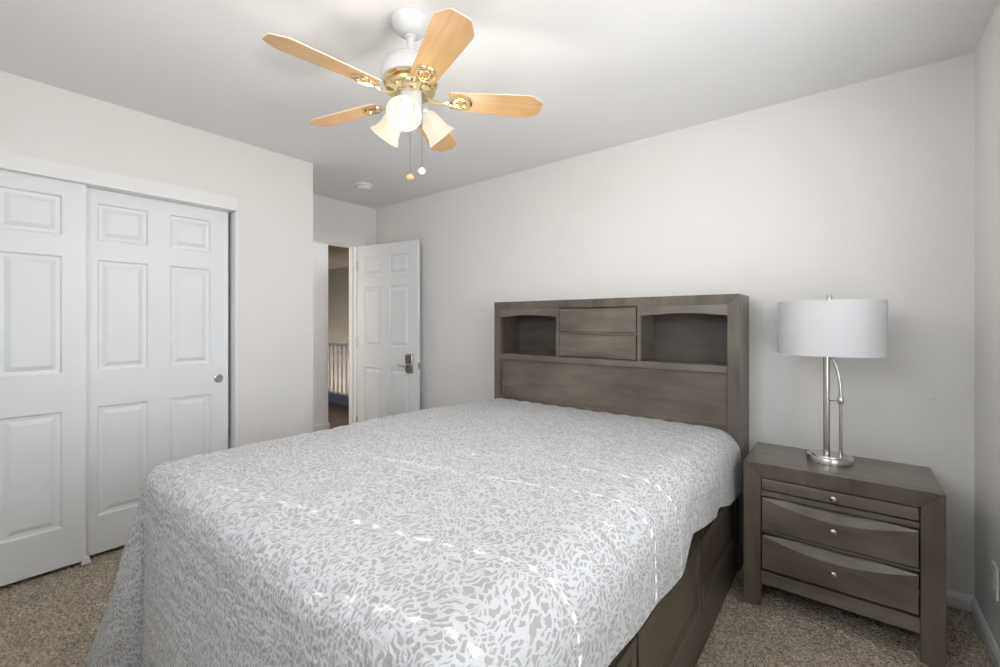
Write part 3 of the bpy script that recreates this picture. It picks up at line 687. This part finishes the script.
def iron_bm():
    bm = B()
    # twin flat loop screwed under the blade root, and the arm to the motor
    n = 28; lp = []
    for k in range(n):
        a = 2*PI*k/n; lp.append((0.192+0.044*math.cos(a), (0.031+0.006*math.cos(a))*math.sin(a), -0.006))
    loop_tube(bm, lp, 0.0062)
    lp = []
    for k in range(n):
        a = 2*PI*k/n; lp.append((0.188+0.026*math.cos(a), 0.015*math.sin(a), -0.006))
    loop_tube(bm, lp, 0.0045)
    tube(bm, [(0.070, 0, -0.004), (0.100, 0, -0.014), (0.130, 0, -0.016), (0.152, 0, -0.007)], [0.011, 0.009, 0.008, 0.008], 10, 0.55)
    for sx, sy in ((0.205, 0.018), (0.205, -0.018), (0.168, 0.0)):
        lathe(bm, [(0, -0.011), (0.005, -0.010), (0.006, -0.006), (0.006, -0.003), (0, -0.003)], Matrix.Translation((sx, sy, 0)), 10)
    return bm
bmesh_bl = obj('blade', blade_bm(), [M_blade, M_bladeedge], fan); iron0 = obj('blade_bracket', iron_bm(), M_brass, fan, smooth=True)
mdb = bmesh_bl.modifiers.new('bevel', 'BEVEL'); mdb.width = 0.0015; mdb.segments = 1
for i in range(5):
    a = math.radians(-24.5 + 72*i)
    bl = bmesh_bl if i == 0 else bmesh_bl.copy(); ir = iron0 if i == 0 else iron0.copy()
    if i: COL.objects.link(bl); COL.objects.link(ir); bl.parent = fan; ir.parent = fan
    for o in (bl, ir):
        o.matrix_local = Matrix.Translation((0, 0, BZ)) @ Matrix.Rotation(a, 4, 'Z') @ Matrix.Rotation(math.radians(-12), 4, 'X')
# lights of the fan
for az in (-50, 70, 190):
    a = math.radians(az); d = Vector((math.cos(a), math.sin(a), 0)); tilt = math.radians(44)
    ax = d*math.sin(tilt) - Vector((0, 0, math.cos(tilt)))         # direction from neck to rim
    neck = d*0.052 + Vector((0, 0, fz(2.096)))
    q = Vector((0, 0, 1)).rotation_difference(ax).to_matrix().to_4x4()
    Mx = Matrix.Translation(neck) @ q
    bm = B(); tube(bm, [Vector((0, 0, fz(2.105))) + d*0.03, neck+ax*(-0.012), neck+ax*0.012], 0.010, 12); lathe(bm, [(0, -0.006), (0.020, -0.006), (0.023, 0.004), (0.023, 0.022), (0, 0.022)], Mx, 24)
    obj('light_arm', bm, M_white, fan, smooth=True)
    bm = B(); lathe(bm, [(0.024, 0.010), (0.034, 0.022), (0.041, 0.045), (0.043, 0.068), (0.048, 0.092), (0.058, 0.110), (0.0635, 0.118), (0.0615, 0.119), (0.055, 0.111), (0.045, 0.093), (0.040, 0.068), (0.038, 0.045), (0.031, 0.024), (0.022, 0.013)], Mx, 36, True)
    gs = obj('glass_shade', bm, M_glass, fan, smooth=True, angle=60)
    bm = B(); lathe(bm, [(0, 0.098), (0.012, 0.096), (0.022, 0.088), (0.027, 0.074), (0.025, 0.058), (0.016, 0.040), (0.012, 0.020), (0, 0.020)], Mx, 24)
    obj('light_bulb', bm, M_bulb, gs, smooth=True)
    pl = bpy.data.lights.new('fan_light', 'POINT'); pl.energy = 2.8; pl.color = (1.0, 0.95, 0.89); pl.shadow_soft_size = 0.05
    po = bpy.data.objects.new('fan_light', pl); COL.objects.link(po); po.parent = fan; po.location = Mx @ Vector((0, 0, 0.34))
for (cx_, cy_, zt_, zb_, fob, fm) in ((0.034, -0.030, 2.07, 1.815, 'wood', M_blade), (0.075, -0.008, 2.135, 1.835, 'white', M_white)):
    bm = B(); tube(bm, [(cx_, cy_, fz(zt_)), (cx_, cy_, fz(zb_))], 0.0016, 8); ch = obj('pull_chain', bm, M_dnickel, fan)
    bm = B(); lathe(bm, [(0, 0.012), (0.006, 0.011), (0.013, 0.004), (0.014, -0.002), (0.011, -0.009), (0.005, -0.014), (0, -0.015)], Matrix.Translation((cx_, cy_, fz(zb_))), 20)
    f_ = obj('chain_fob', bm, fm, ch, smooth=True); f_['label'] = 'small %s fob' % fob

# ---------------------------------------------------------------- smoke detector, outlet, wall nail
sd = thing('smoke_detector', 'round white smoke detector on the ceiling near the doorway', 'smoke detector', (-3.25, 2.23, CE))
bm = B(); lathe(bm, [(0, 0), (0.074, 0), (0.075, -0.004), (0.072, -0.016), (0.060, -0.018), (0, -0.018)], None, 40); obj('mounting_plate', bm, M_plastic, sd, smooth=True)
bm = B(); lathe(bm, [(0, -0.018), (0.056, -0.018), (0.057, -0.030), (0.050, -0.040), (0.020, -0.043), (0, -0.043)], None, 40); obj('cover', bm, M_plastic, sd, smooth=True)
ol = thing('wall_outlet', 'white duplex outlet plate low on the right wall', 'outlet', (XR, 2.43, 0.30))
bm = B(); box(bm, -0.007, 0, -0.037, 0.037, -0.06, 0.06); obj('cover_plate', bm, M_plastic, ol, bevel=0.003)
for z in (-0.02, 0.02):
    bm = B(); box(bm, -0.0095, -0.007, -0.017, 0.017, z-0.014, z+0.014); obj('socket', bm, M_plastic, ol, bevel=0.002)
bm = B(); lathe(bm, [(0, 0.012), (0.003, 0.011), (0.0022, 0.008), (0.0022, -0.01), (0, -0.01)], Matrix.Translation((0.306, YB, 0.914)) @ Matrix.Rotation(PI/2, 4, 'X'), 10)
tag(obj('wall_nail', bm, M_nickel), 'tiny nail in the long wall right of the lamp shade', 'nail')
